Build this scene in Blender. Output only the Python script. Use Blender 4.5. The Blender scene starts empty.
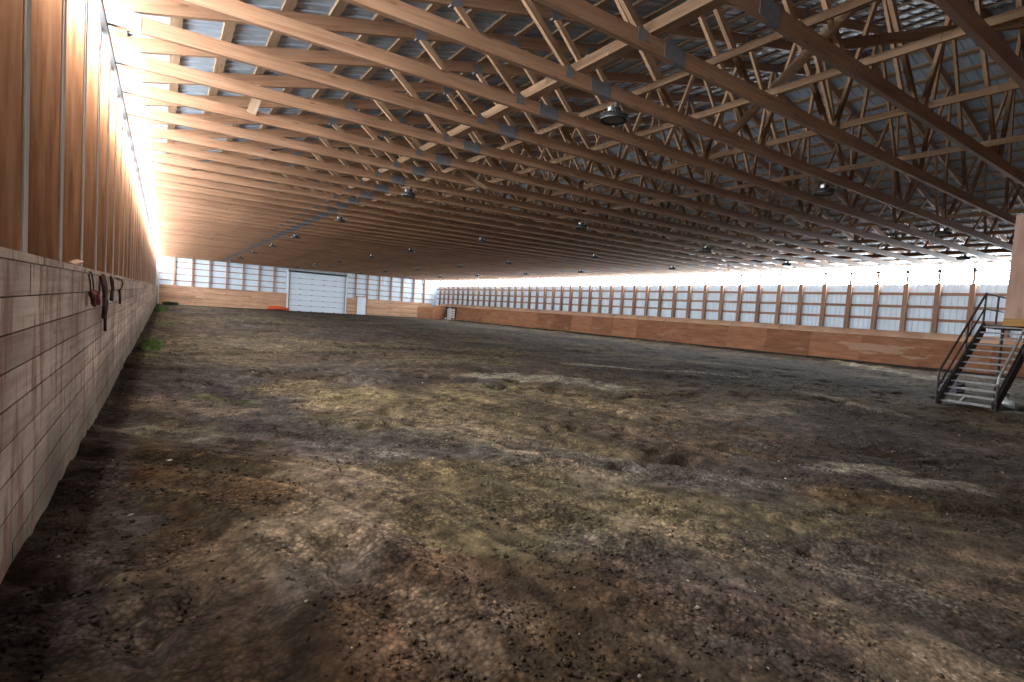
import bpy, math, random
import numpy as np
random.seed(7); rng = np.random.default_rng(7)
sc = bpy.context.scene
COL = sc.collection
ZO = 1.3            # eye height above the footing; heights below are quoted from eye level
PI = math.pi

# ------------------------------------------------------------------ mesh builder
class MB:
    def __init__(s):
        s.v = []; s.f = []; s.uv = []; s.t = []; s.m = []
    def quadbox(s, c, tint=None, uo=None, L=1.0, W=.1, H=.05, m=0, caps=True):
        """c: 8 corners, 0-3 the start end ring, 4-7 the far end ring"""
        b = len(s.v); s.v += [tuple(p) for p in c]
        if tint is None: tint = random.random()
        if uo is None: uo = (random.random()*40, random.random()*40)
        per = [0, W, W+H, 2*W+H, 2*W+2*H]
        for i in range(4):
            j = (i+1) % 4
            s.f.append((b+i, b+j, b+4+j, b+4+i))
            s.uv.append([(uo[0], uo[1]+per[i]), (uo[0], uo[1]+per[i+1]), (uo[0]+L, uo[1]+per[i+1]), (uo[0]+L, uo[1]+per[i])])
            s.t.append(tint); s.m.append(m)
        if caps:
            for q in ((3, 2, 1, 0), (4, 5, 6, 7)):
                s.f.append(tuple(b+k for k in q))
                s.uv.append([(uo[0], uo[1]), (uo[0], uo[1]+W), (uo[0]+H, uo[1]+W), (uo[0]+H, uo[1])])
                s.t.append(tint); s.m.append(m)
    def beam(s, p0, p1, w, h, up=(0, 0, 1), tint=None, m=0):
        """board from p0 to p1 (centre line); w across, h along 'up'"""
        p0 = np.array(p0, float); p1 = np.array(p1, float)
        d = p1-p0; L = np.linalg.norm(d); d = d/L
        u = np.array(up, float); u = u-d*(u@d); u /= np.linalg.norm(u)
        r = np.cross(d, u)
        o = [(-w/2, -h/2), (w/2, -h/2), (w/2, h/2), (-w/2, h/2)]
        ring = [r*a+u*b for a, b in o]
        s.quadbox([p0+k for k in ring]+[p1+k for k in ring], tint, None, L, w, h, m)
    def box(s, x0, x1, y0, y1, z0, z1, axis=0, tint=None, m=0):
        """axis-aligned box, grain along axis"""
        a = [(x0, x1), (y0, y1), (z0, z1)]
        lo = [q[0] for q in a]; hi = [q[1] for q in a]
        c = [(lo[i]+hi[i])/2 for i in range(3)]
        p0 = list(c); p1 = list(c); p0[axis] = lo[axis]; p1[axis] = hi[axis]
        if axis == 0: s.beam(p0, p1, y1-y0, z1-z0, (0, 0, 1), tint, m)
        elif axis == 1: s.beam(p0, p1, x1-x0, z1-z0, (0, 0, 1), tint, m)
        else: s.beam(p0, p1, x1-x0, y1-y0, (0, 1, 0), tint, m)
    def tube(s, pts, r, n=8, tint=None, closed=False, m=0):
        pts = [np.array(p, float) for p in pts]; N = len(pts)
        if tint is None: tint = random.random()
        b = len(s.v); acc = 0; us = [0]
        rr = r if hasattr(r, '__len__') else [r]*N
        ref = None
        for i, p in enumerate(pts):
            if closed: d = pts[(i+1) % N]-pts[i-1]
            else: d = pts[min(i+1, N-1)]-pts[max(i-1, 0)]
            d = d/(np.linalg.norm(d)+1e-12)
            if ref is None:
                ref = np.array((0, 0, 1.)) if abs(d[2]) < .9 else np.array((1., 0, 0))
            a = ref-d*(ref@d); a /= np.linalg.norm(a); ref = a
            c = np.cross(d, a)
            for k in range(n):
                t = 2*PI*k/n
                s.v.append(tuple(p+rr[i]*(a*math.cos(t)+c*math.sin(t))))
            if i: acc += float(np.linalg.norm(pts[i]-pts[i-1])); us.append(acc)
        M = N if closed else N-1
        for i in range(M):
            j = (i+1) % N
            for k in range(n):
                l = (k+1) % n
                s.f.append((b+i*n+k, b+i*n+l, b+j*n+l, b+j*n+k))
                s.uv.append([(us[i], k*.02), (us[i], k*.02+.02), (us[i]+.1, k*.02+.02), (us[i]+.1, k*.02)])
                s.t.append(tint); s.m.append(m)
        if not closed:
            for base, rev in ((b, True), (b+(N-1)*n, False)):
                q = [base+k for k in range(n)]
                s.f.append(tuple(q[::-1] if rev else q)); s.uv.append([(0, 0)]*n); s.t.append(tint); s.m.append(m)
    def lathe(s, prof, c=(0, 0, 0), n=28, tint=.5, m=0):
        """prof: list of (r, z)"""
        b = len(s.v); c = np.array(c, float)
        for r, z in prof:
            for k in range(n):
                t = 2*PI*k/n
                s.v.append((c[0]+r*math.cos(t), c[1]+r*math.sin(t), c[2]+z))
        for i in range(len(prof)-1):
            for k in range(n):
                l = (k+1) % n
                s.f.append((b+i*n+k, b+i*n+l, b+(i+1)*n+l, b+(i+1)*n+k))
                s.uv.append([(k*.02, i*.02), (k*.02+.02, i*.02), (k*.02+.02, i*.02+.02), (k*.02, i*.02+.02)])
                s.t.append(tint); s.m.append(m)
    def poly(s, pts, tint=.5, m=0, uv=None):
        b = len(s.v); s.v += [tuple(p) for p in pts]
        s.f.append(tuple(range(b, b+len(pts)))); s.uv.append(uv or [(p[0], p[1]) for p in pts]); s.t.append(tint); s.m.append(m)
    def mesh(s, name, mats, smooth=False):
        me = bpy.data.meshes.new(name)
        me.from_pydata(s.v, [], s.f)
        uvl = me.uv_layers.new(name='UVMap')
        uvl.data.foreach_set('uv', np.array([c for f in s.uv for c in f], dtype=np.float32).ravel())
        at = me.attributes.new('tint', 'FLOAT', 'FACE')
        at.data.foreach_set('value', np.array(s.t, dtype=np.float32))
        for m_ in (mats if isinstance(mats, (list, tuple)) else [mats]): me.materials.append(m_)
        me.polygons.foreach_set('material_index', np.array(s.m, dtype=np.int32))
        if smooth: me.polygons.foreach_set('use_smooth', np.ones(len(me.polygons), dtype=bool))
        me.update()
        return me
    def build(s, name, mats, parent=None, loc=None, smooth=False):
        o = bpy.data.objects.new(name, s.mesh(name, mats, smooth)); COL.objects.link(o)
        if parent: o.parent = parent
        if loc: o.location = loc
        return o

def tag(o, label=None, cat=None, group=None, kind=None):
    if label: o['label'] = label
    if cat: o['category'] = cat
    if group: o['group'] = group
    if kind: o['kind'] = kind
    return o
def empty(name, loc=(0, 0, 0), rz=0):
    o = bpy.data.objects.new(name, None); COL.objects.link(o)
    o.location = loc; o.rotation_euler = (0, 0, rz); o.empty_display_size = .2
    return o
def copy_tree(o, parent=None):
    c = o.copy(); COL.objects.link(c)
    if parent: c.parent = parent
    for ch in list(o.children): copy_tree(ch, c)
    return c

# ------------------------------------------------------------------ materials
def new_mat(name):
    m = bpy.data.materials.new(name); m.use_nodes = True
    nt = m.node_tree; nt.nodes.clear()
    out = nt.nodes.new('ShaderNodeOutputMaterial'); b = nt.nodes.new('ShaderNodeBsdfPrincipled')
    nt.links.new(b.outputs[0], out.inputs[0])
    return m, nt, b
def N(nt, t, **kw):
    n = nt.nodes.new(t)
    for k, v in kw.items(): setattr(n, k, v)
    return n
def setin(n, **kw):
    for k, v in kw.items(): n.inputs[k.replace('_', ' ')].default_value = v
def ramp(nt, fac, stops):
    r = nt.nodes.new('ShaderNodeValToRGB'); e = r.color_ramp.elements
    while len(e) < len(stops): e.new(.5)
    for k, (p, c) in enumerate(stops):
        e[k].position = p; e[k].color = (*c, 1) if len(c) == 3 else c
    nt.links.new(fac, r.inputs[0]); return r.outputs[0]
def mul(nt, a, b, fac=1.0, typ='MULTIPLY'):
    x = nt.nodes.new('ShaderNodeMix'); x.data_type = 'RGBA'; x.blend_type = typ
    for inp, val in ((x.inputs[0], fac), (x.inputs[6], a), (x.inputs[7], b)):
        if hasattr(val, 'is_linked') or hasattr(val, 'links'): nt.links.new(val, inp)
        elif isinstance(val, (int, float)): inp.default_value = val
        else: inp.default_value = (*val, 1)
    return x.outputs[2]

def wood(name, dark, mid, light, rough=.75, knots=.6, var=.35, stain=None, grain=(1.2, 26.0), spec=.25):
    m, nt, b = new_mat(name); L = nt.links.new
    uv = N(nt, 'ShaderNodeUVMap'); at = N(nt, 'ShaderNodeAttribute', attribute_name='tint'); oi = N(nt, 'ShaderNodeObjectInfo')
    mp = N(nt, 'ShaderNodeMapping'); mp.inputs['Scale'].default_value = (grain[0], grain[1], 1); L(uv.outputs[0], mp.inputs[0])
    add = N(nt, 'ShaderNodeVectorMath', operation='ADD'); L(mp.outputs[0], add.inputs[0])
    cx = N(nt, 'ShaderNodeCombineXYZ'); L(oi.outputs['Random'], cx.inputs[2]); sc1 = N(nt, 'ShaderNodeVectorMath', operation='SCALE'); sc1.inputs[3].default_value = 60
    L(cx.outputs[0], sc1.inputs[0]); L(sc1.outputs[0], add.inputs[1])
    n1 = N(nt, 'ShaderNodeTexNoise'); setin(n1, Scale=1.0, Detail=5.0, Roughness=.6, Distortion=.4); L(add.outputs[0], n1.inputs['Vector'])
    c = ramp(nt, n1.outputs[0], [(.30, dark), (.5, mid), (.72, light)])
    # broad patches along the board
    mp2 = N(nt, 'ShaderNodeMapping'); mp2.inputs['Scale'].default_value = (.7, 3, 1); L(uv.outputs[0], mp2.inputs[0])
    n2 = N(nt, 'ShaderNodeTexNoise'); setin(n2, Scale=1.0, Detail=2.0); L(mp2.outputs[0], n2.inputs['Vector'])
    c = mul(nt, c, ramp(nt, n2.outputs[0], [(.3, (.75, .72, .7)), (.7, (1.1, 1.08, 1.06))]), .8)
    # knots
    mp3 = N(nt, 'ShaderNodeMapping'); mp3.inputs['Scale'].default_value = (1.6, 6.5, 1); L(uv.outputs[0], mp3.inputs[0])
    vo = N(nt, 'ShaderNodeTexVoronoi'); setin(vo, Scale=1.0); L(mp3.outputs[0], vo.inputs['Vector'])
    c = mul(nt, c, ramp(nt, vo.outputs['Distance'], [(.05, (.35, .25, .2)), (.13, (1, 1, 1))]), knots)
    # board-to-board tint
    sm = N(nt, 'ShaderNodeMath', operation='ADD'); L(at.outputs['Fac'], sm.inputs[0]); L(oi.outputs['Random'], sm.inputs[1])
    fr = N(nt, 'ShaderNodeMath', operation='FRACT'); L(sm.outputs[0], fr.inputs[0])
    c = mul(nt, c, ramp(nt, fr.outputs[0], [(0, (1-var, 1-var*1.1, 1-var*1.2)), (.5, (1, 1, 1)), (1, (1+var*.35, 1+var*.35, 1+var*.3))]))
    if stain: c = stain(nt, c)
    L(c, b.inputs['Base Color']); b.inputs['Roughness'].default_value = rough
    b.inputs['Specular IOR Level'].default_value = spec
    bp = N(nt, 'ShaderNodeBump'); setin(bp, Strength=.25, Distance=.004); L(n1.outputs[0], bp.inputs['Height']); L(bp.outputs[0], b.inputs['Normal'])
    return m
def plain(name, col, rough=.5, metal=0.0, var=.12, scale=6.0, spec=.4):
    m, nt, b = new_mat(name); L = nt.links.new
    tc = N(nt, 'ShaderNodeTexCoord'); n = N(nt, 'ShaderNodeTexNoise'); setin(n, Scale=scale, Detail=4.0); L(tc.outputs['Object'], n.inputs['Vector'])
    c = mul(nt, col, ramp(nt, n.outputs[0], [(.3, (1-var,)*3), (.7, (1+var,)*3)]))
    L(c, b.inputs['Base Color']); b.inputs['Roughness'].default_value = rough; b.inputs['Metallic'].default_value = metal
    b.inputs['Specular IOR Level'].default_value = spec
    return m
RIBBON = 104.0          # brightness of the daylit panels, sunny side
RIBBON_SHADED = 48.0    # and on the shaded side
EXPOSURE = 0.0
DB = 3
STROKES=[
 ('umber', 2.2, 1.0, [(-0.32, 2.73), (-0.02, 2.97), (0.38, 3.67), (0.81, 4.45)]),
 ('umber', 1.6, 0.9, [(-0.15, 2.21), (0.3, 2.04), (0.76, 1.73)]),
 ('umber', 1.5, 0.55, [(-0.23, 4.57), (0.3, 5.3)]),
 ('olive', 1.3, 0.75, [(1.21, 3.88), (1.64, 3.23), (2.66, 2.69), (3.63, 2.05), (4.55, 1.65)]),
 ('olive', 0.6, 0.5, [(-0.35, 3.65), (-0.04, 3.85)]),
 ('tan', 0.55, 0.85, [(1.09, 4.6), (1.02, 3.6), (0.96, 3.06), (0.62, 2.78), (0.26, 2.57)]),
 ('tan', 0.5, 0.7, [(0.56, 2.94), (0.34, 2.69)]),
 ('pink', 0.22, 0.8, [(1.04, 4.08), (0.98, 3.05), (1.09, 2.58), (1.27, 2.34)]),
 ('pink', 0.5, 0.6, [(0.91, 2.11), (1.22, 2.04), (0.87, 1.8)]),
 ('grey', 0.9, 0.85, [(0.72, 9.57), (0.82, 6.29), (1.24, 5.32), (2.32, 4.63), (3.1, 3.7), (4.08, 2.9), (5.45, 2.43)]),
 ('plum', 1.0, 0.7, [(0.55, 9.02), (0.66, 6.62), (0.9, 5.52)]),
 ('grey', 0.5, 0.75, [(2.23, 2.24), (2.32, 1.72), (2.39, 1.36), (2.17, 1.05)]),
 ('grey', 0.35, 0.7, [(-0.01, 2.27), (0.34, 2.37), (0.68, 2.41), (0.92, 2.52)]),
 ('rust', 0.3, 0.55, [(0.7, 2.21), (0.64, 1.92), (0.64, 1.67)]),
 ('rust', 0.35, 0.6, [(0.2, 2.86), (0.25, 2.44)]),
 ('rust', 0.25, 0.6, [(0.23, 2.14), (0.26, 1.97)]),
 ('rust', 0.5, 0.5, [(-0.34, 3.98), (0.13, 4.19), (0.55, 3.6)]),
 ('rust', 0.4, 0.6, [(1.16, 2.34), (1.31, 2.1)]),
 ('rust', 0.5, 0.5, [(4.6, 2.11), (5.01, 1.68)]),
 ('rust', 0.6, 0.4, [(2.01, 1.65), (2.27, 1.23)]),
 ('dark', 0.5, 0.5, [(2.07, 3.41), (2.38, 2.81)]),
 ('dark', 0.9, 0.95, [(-0.43, 2.49), (-0.31, 2.64), (-0.1, 2.31), (0.02, 2.06)]),
 ('plum', 0.5, 0.85, [(-0.4, 2.61), (-0.37, 3.14), (-0.37, 4.63), (-0.37, 6.35), (-0.35, 10.24)]),
 ('dark', 1.4, 0.6, [(7.34, 2.96), (5.72, 1.64), (4.78, 0.97)]),
 ('dark', 2.0, 0.5, [(10.39, 10.95), (10.8, 6.37), (9.92, 3.45)]),
 ('dark', 2.0, 0.6, [(7.42, 16.8), (15.18, 18.72), (20.01, 14.76)]),
 ('dark', 2.5, 0.6, [(21.02, 33.16), (20.3, 20.0), (18.71, 11.96), (15.6, 6.43)]),
 ('olive', 1.5, 0.7, [(0.18, 18.4), (3.04, 17.5), (6.61, 16.59)]),
 ('olive', 1.2, 0.6, [(-0.11, 27.53), (4.94, 35.29)]),
 ('olive', 1.0, 0.7, [(1.76, 8.35), (3.21, 7.16), (5.48, 7.83)]),
 ('pale', 0.8, 0.75, [(5.51, 9.35), (7.16, 8.75), (7.48, 7.55)]),
 ('pale', 0.35, 0.8, [(9.51, 11.68), (11.25, 10.24), (12.65, 9.29), (12.94, 8.23)]),
 ('pale', 1.0, 0.7, [(35.37, 18.35), (25.6, 10.62), (22.56, 7.11)]),
 ('pale', 0.3, 0.7, [(11.8, 5.93), (11.29, 4.79), (10.45, 3.72)]),
 ('pale', 0.35, 0.6, [(5.58, 2.49), (6.01, 2.22)]),
 ('pale', 0.3, 0.6, [(5.82, 1.89), (6.13, 1.61)]),
 ('tan', 0.4, 0.6, [(2.61, 0.82), (2.8, 0.61)]),
 ('tan', 0.3, 0.5, [(2.8, 1.01), (2.83, 0.86)]),
 ('tan', 0.3, 0.6, [(2.65, 2.3), (2.69, 1.87), (2.68, 1.48), (2.71, 1.19)]),
 ('tan', 0.5, 0.6, [(-0.3, 7.61), (0.19, 7.23), (0.67, 6.73)]),
 ('pale', 0.3, 0.5, [(-0.24, 6.08), (0.32, 5.7)]),
 ('moss', 0.25, 0.7, [(0.47, 7.67), (0.82, 7.23)]),
 ('tan', 0.4, 0.5, [(1.5, 7.09), (2.22, 6.1), (2.83, 5.18)]),
 ('tan', 0.3, 0.6, [(3.08, 5.38), (2.97, 4.0), (3.08, 3.14)]),
 ('tan', 0.6, 0.5, [(5.19, 6.31), (6.25, 5.22), (7.16, 4.83), (9.56, 4.87)]),
 ('moss', 0.35, 0.9, [(-0.35, 12.21), (-0.16, 12.42)]),
 ('moss', 0.4, 0.6, [(-0.09, 23.57), (0.43, 26.27)]),
]
# ------------------------------------------------------------------ the materials of the arena
def kick_stain(nt, c):
    tc = N(nt, 'ShaderNodeTexCoord'); L = nt.links.new
    sx = N(nt, 'ShaderNodeSeparateXYZ'); L(tc.outputs['Object'], sx.inputs[0])
    n = N(nt, 'ShaderNodeTexNoise'); setin(n, Scale=1.6, Detail=5.0); L(tc.outputs['Object'], n.inputs['Vector'])
    # mossy, dirt-splashed lowest boards
    mr = N(nt, 'ShaderNodeMapRange'); mr.inputs[1].default_value = .05; mr.inputs[2].default_value = .62; mr.inputs[3].default_value = 1.7; mr.inputs[4].default_value = 0
    L(sx.outputs[2], mr.inputs[0])
    mm = N(nt, 'ShaderNodeMath', operation='MULTIPLY'); L(mr.outputs[0], mm.inputs[0]); L(n.outputs[0], mm.inputs[1])
    c = mul(nt, c, (.17, .155, .105), mm.outputs[0], 'MIX')
    n4 = N(nt, 'ShaderNodeTexNoise'); setin(n4, Scale=1.1, Detail=4.0); L(tc.outputs['Object'], n4.inputs['Vector'])
    c = mul(nt, c, ramp(nt, n4.outputs[0], [(.35, (.62, .60, .58)), (.6, (1.05, 1.05, 1.05))]))
    # reddish chewed and rubbed streaks running down the boards
    mp = N(nt, 'ShaderNodeMapping'); mp.inputs['Scale'].default_value = (1, 7, 1.3); L(tc.outputs['Object'], mp.inputs[0])
    n2 = N(nt, 'ShaderNodeTexNoise'); setin(n2, Scale=1.4, Detail=4.0, Roughness=.65); L(mp.outputs[0], n2.inputs['Vector'])
    r = ramp(nt, n2.outputs[0], [(.50, (0, 0, 0)), (.62, (.85, .85, .85))])
    c = mul(nt, c, (.23, .105, .065), r, 'MIX')
    return c
def panel_stain(nt, c):
    tc = N(nt, 'ShaderNodeTexCoord'); L = nt.links.new
    mp = N(nt, 'ShaderNodeMapping'); mp.inputs['Scale'].default_value = (1, .9, 4); L(tc.outputs['Object'], mp.inputs[0])
    n = N(nt, 'ShaderNodeTexNoise'); setin(n, Scale=.8, Detail=6.0, Roughness=.6); L(mp.outputs[0], n.inputs['Vector'])
    r = ramp(nt, n.outputs[0], [(.60, (0, 0, 0)), (.66, (.75, .75, .75))])
    c = mul(nt, c, (.36, .23, .16), r, 'MIX')
    # one sheet scraped back to pale wood
    sx = N(nt, 'ShaderNodeSeparateXYZ'); L(tc.outputs['Object'], sx.inputs[0])
    n2 = N(nt, 'ShaderNodeTexNoise'); setin(n2, Scale=1.0, Detail=5.0)
    mp2 = N(nt, 'ShaderNodeMapping'); mp2.inputs['Scale'].default_value = (1, .8, 5); L(tc.outputs['Object'], mp2.inputs[0]); L(mp2.outputs[0], n2.inputs['Vector'])
    def band(out, c0, half):
        a = N(nt, 'ShaderNodeMath', operation='SUBTRACT'); L(out, a.inputs[0]); a.inputs[1].default_value = c0
        b2 = N(nt, 'ShaderNodeMath', operation='ABSOLUTE'); L(a.outputs[0], b2.inputs[0])
        d2 = N(nt, 'ShaderNodeMath', operation='DIVIDE'); L(b2.outputs[0], d2.inputs[0]); d2.inputs[1].default_value = half; return d2.outputs[0]
    mx = N(nt, 'ShaderNodeMath', operation='MAXIMUM'); L(band(sx.outputs[1], PATCH[0], PATCH[1]), mx.inputs[0]); L(band(sx.outputs[2], PATCH[2], PATCH[3]), mx.inputs[1])
    ad = N(nt, 'ShaderNodeMath', operation='ADD'); L(mx.outputs[0], ad.inputs[0]); ad2 = N(nt, 'ShaderNodeMath', operation='SUBTRACT'); L(n2.outputs[0], ad2.inputs[0]); ad2.inputs[1].default_value = .45; ad3 = N(nt, 'ShaderNodeMath', operation='MULTIPLY'); L(ad2.outputs[0], ad3.inputs[0]); ad3.inputs[1].default_value = 2.2; L(ad3.outputs[0], ad.inputs[1])
    return mul(nt, c, (.46, .29, .20), ramp(nt, ad.outputs[0], [(.96, (.8, .8, .8)), (1.0, (0, 0, 0))]), 'MIX')
PATCH = (11.2, 1.7, ZO-.60, .26)
M = {}
M['truss'] = wood('truss_lumber', (.235, .122, .068), (.305, .172, .102), (.37, .235, .152), var=.18, rough=.5, spec=.5)
M['web'] = wood('web_lumber', (.25, .148, .085), (.315, .197, .12), (.40, .275, .178), var=.3)
M['pale'] = wood('pale_lit_lumber', (.44, .30, .19), (.53, .38, .26), (.60, .46, .34), var=.15)  # paler copy of web lumber; the long diagonal's side light is in the colour
M['purlin'] = wood('purlin_lumber', (.20, .125, .075), (.265, .18, .115), (.33, .24, .165), var=.3)
M['post'] = wood('post_lumber', (.22, .088, .036), (.34, .158, .072), (.44, .235, .12), var=.3, knots=1.0)
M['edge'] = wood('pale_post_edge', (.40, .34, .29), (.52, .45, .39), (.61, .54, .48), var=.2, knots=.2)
M['girt'] = wood('girt_lumber', (.31, .175, .12), (.39, .235, .17), (.46, .305, .23), var=.2)
M['cap'] = wood('cap_board_lumber', (.27, .155, .095), (.34, .205, .13), (.40, .26, .175), var=.2)
M['kick'] = wood('kick_planks', (.47, .335, .265), (.63, .475, .385), (.73, .59, .50), var=.3, knots=.5, stain=kick_stain)
M['panel'] = wood('stained_plywood', (.27, .115, .06), (.35, .16, .085), (.41, .205, .12), var=.3, knots=.25, stain=panel_stain, grain=(1.0, 9.0))
M['endkick'] = wood('end_wall_planks', (.46, .255, .155), (.56, .345, .225), (.64, .44, .31), var=.3, knots=.4)
M['booth'] = wood('booth_plywood', (.29, .175, .13), (.36, .228, .175), (.42, .285, .225), var=.1, knots=.8, grain=(1.0, 8.0))
M['boothtrim'] = wood('booth_trim', (.26, .14, .045), (.33, .18, .065), (.38, .22, .09), var=.1)
M['offcut'] = wood('offcut_wood', (.40, .22, .12), (.5, .3, .18), (.6, .38, .24))
M['shadowgap'] = plain('shadow_gap_dark', (.035, .026, .02), .85, 0, .3)  # near-black, the shadow of the gap put into the colour
M['siding'] = plain('white_steel_siding', (.74, .86, .98), .45, 0, .05, 2.0)
M['steel'] = plain('galvanised_roof_steel', (.34, .405, .48), .42, .15, .12, 3.0)
M['plate'] = plain('truss_plate_steel', (.175, .18, .195), .5, .35, .15, 9.0)
M['heel'] = plain('bright_heel_plate', (.15, .19, .22), .5, .2, .08, 9.0)
M['trim'] = plain('grey_eave_trim', (.03, .032, .035), .6, .2)
M['door'] = plain('white_door_panel', (.70, .79, .90), .4, 0, .03, 1.0)
M['jamb'] = plain('white_jamb', (.82, .83, .84), .5, 0, .04)
M['dark'] = plain('dark_steel', (.045, .042, .04), .5, .3, .3, 5.0)
M['black'] = plain('black_lamp_housing', (.02, .02, .022), .4, .3, .2)
M['lens'] = plain('grey_lamp_lens', (.16, .16, .165), .35, 0, .05)
M['silver'] = plain('silver_bracket', (.75, .75, .75), .3, .7)
M['tread'] = plain('worn_tread_steel', (.17, .16, .155), .5, .3, .3, 14.0)
M['rail'] = plain('painted_rail', (.05, .042, .04), .45, .2, .4, 8.0)
M['raillit'] = plain('lit_grey_rail', (.38, .36, .35), .5, .3, .25, 8.0)  # near handrail only: light from above painted in as a paler grey
M['rope'] = plain('maroon_rope', (.10, .035, .03), .9, 0, .4, 30.0)
M['leather'] = plain('brown_leather', (.06, .035, .025), .7, 0, .4, 20.0)
M['red'] = plain('red_pouch_cloth', (.22, .03, .025), .9, 0, .35, 25.0)
M['white'] = plain('white_plastic', (.75, .75, .73), .45, 0, .06)
M['bag'] = plain('white_bag_plastic', (.72, .80, .80), .5, 0, .15, 18.0)
M['purple'] = plain('dark_purple_crate', (.06, .05, .08), .6, 0, .3)
M['tarp'] = plain('red_orange_tarp', (.62, .09, .03), .6, 0, .2, 8.0)
M['pipe'] = plain('grey_pipe', (.45, .46, .47), .45, .3, .1)
M['weed'] = plain('green_weeds', (.10, .16, .035), .8, 0, .5, 12.0)
M['weeddark'] = plain('dark_weeds', (.022, .03, .015), .8, 0, .5, 12.0)
M['stick'] = plain('pale_stick', (.5, .45, .4), .7, 0, .2)

def glow(name, col, strength):
    m, nt, b = new_mat(name)
    tc = N(nt, 'ShaderNodeTexCoord'); n = N(nt, 'ShaderNodeTexNoise'); setin(n, Scale=.5, Detail=2.0); nt.links.new(tc.outputs['Object'], n.inputs['Vector'])
    c = mul(nt, col, ramp(nt, n.outputs[0], [(.3, (.9, .9, .9)), (.7, (1, 1, 1))]))
    nt.links.new(c, b.inputs['Base Color']); nt.links.new(c, b.inputs['Emission Color'])
    b.inputs['Emission Strength'].default_value = strength; b.inputs['Roughness'].default_value = .5
    m.cycles.emission_sampling = 'FRONT'
    return m
M['daylight'] = glow('daylit_translucent_panel', (.93, .97, 1.0), RIBBON)
M['shadelight'] = glow('translucent_panel_on_the_shaded_side', (.90, .96, 1.0), RIBBON_SHADED)

# ------------------------------------------------------------------ heights and slopes (quoted from eye level, ZO added on building)
S = 1.2192
YB, YF = -5.2, 61.6                     # near end wall, far end wall
XL, XR = -.65, 28.9                     # inner faces of the side posts
def BC(x): return 2.86+.0068*(x+.6)     # underside of the bottom chords
RX, RZ = 14.15, 6.69
def TC(x): return 3.155+.25*x if x <= RX else RZ-.2358*(x-RX)   # underside of the top chords
TCV = .185                                # vertical depth of a top chord
def ground(x, y):
    return ZO-1.3-.0055*max(y, 0)

# ------------------------------------------------------------------ ribbed sheet steel
def ribbed(mb, o, du, dv, length, height, nrm, pitch=.2286, rib=.022):
    o = np.array(o, float); du = np.array(du, float); dv = np.array(dv, float); nrm = np.array(nrm, float)
    prof = []
    k = 0.
    while k < length:
        for a, h in ((0, 0), (.085, 0), (.10, .006), (.13, .006), (.145, 0), (.19, 0), (.202, rib), (.218, rib)):
            if k+a <= length: prof.append((k+a, h))
        k += pitch
    prof.append((length, 0))
    b = len(mb.v)
    for a, h in prof:
        p = o+du*a+nrm*h
        mb.v.append(tuple(p)); mb.v.append(tuple(p+dv*height))
    for i in range(len(prof)-1):
        q = b+2*i
        mb.f.append((q, q+2, q+3, q+1)); mb.uv.append([(0, 0)]*4); mb.t.append(.5); mb.m.append(0)

YG, YGR = 0.6, 3.5                                 # strips start here; unseen solid siding added before them darkens the near end
SILL = 2.43                              # where the white steel stops and the daylight strip starts
# --- left wall
mb = MB(); ribbed(mb, (-.905, YB, ZO-1.4), (0, 1, 0), (0, 0, 1), YF+.2-YB, SILL+1.4, (1, 0, 0)); ribbed(mb, (-.905, YB, ZO+SILL), (0, 1, 0), (0, 0, 1), YG-YB, .75, (1, 0, 0))
wl = tag(mb.build('wall_left', M['siding']), kind='structure')
mb = MB(); z = .07; row = 0
while z > -1.62:
    y = YB-(row*1.31 % 3.4); h = .155
    while y < YF:
        n = min(y+4.27, YF+.0)
        y0 = max(y, YB)
        if n > y0+.05:
            mb.box(-.563, -.525-.004*random.random(), y0+.003, n-.003, ZO+z-h+.004, ZO+z-.003, 1)
        y += 4.27
    z -= h; row += 1
mb.build('kick_planking', M['kick'], wl)
mb = MB(); y = YB
while y < YF:
    mb.box(-.665, -.512, y+.003, min(y+3.66, YF)-.003, ZO+.07, ZO+.108, 1); y += 3.66
mb.build('ledge_board', M['kick'], wl)
# --- right wall
mb = MB(); ribbed(mb, (29.115, YB, ZO-1.4), (0, 1, 0), (0, 0, 1), YF+.2-YB, SILL+.10+1.4, (-1, 0, 0), rib=.03); ribbed(mb, (29.115, YB, ZO+SILL+.10), (0, 1, 0), (0, 0, 1), YGR-YB, .85, (-1, 0, 0))
wr = tag(mb.build('wall_right', M['siding']), kind='structure')
y = YB; k = 0
tints = {}
while y < 59.4:
    mb = MB(); n = min(y+2.44, 59.6)
    if not (54.6 < (y+n)/2 < 57.2):
        g0 = ground(28.4, y)-.12
        sl = .012
        c = [(28.36, y+.004, g0), (28.40, y+.004, g0), (28.60, y+.004, ZO+.02), (28.56, y+.004, ZO+.02)]
        c2 = [(p[0], n-.004, p[2]) for p in c]
        mb.quadbox(c+c2, random.random(), None, n-y, .04, 1.3)
        mb.build('kick_panel', M['panel'], wr)
    y += 2.44; k += 1
mb = MB(); y = YB
while y < 59.4:
    n = min(y+4.88, 59.6)
    mb.quadbox([(28.53, y+.003, ZO+.02), (28.57, y+.003, ZO+.0), (28.93, y+.003, ZO+.29), (28.90, y+.003, ZO+.32)]+
               [(28.53, n-.003, ZO+.02), (28.57, n-.003, ZO+.0), (28.93, n-.003, ZO+.29), (28.90, n-.003, ZO+.32)], random.random(), None, n-y, .45, .04)
    y = n if n-y > 1 else 99
mb.build('sloped_cap_board', M['cap'], wr)
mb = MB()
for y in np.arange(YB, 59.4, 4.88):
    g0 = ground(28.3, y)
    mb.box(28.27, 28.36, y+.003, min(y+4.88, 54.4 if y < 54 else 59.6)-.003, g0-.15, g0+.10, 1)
mb.build('shadow_gap_strip', M['shadowgap'], wr)  # dark strip standing in for the shadow gap under the kick panels

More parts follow.
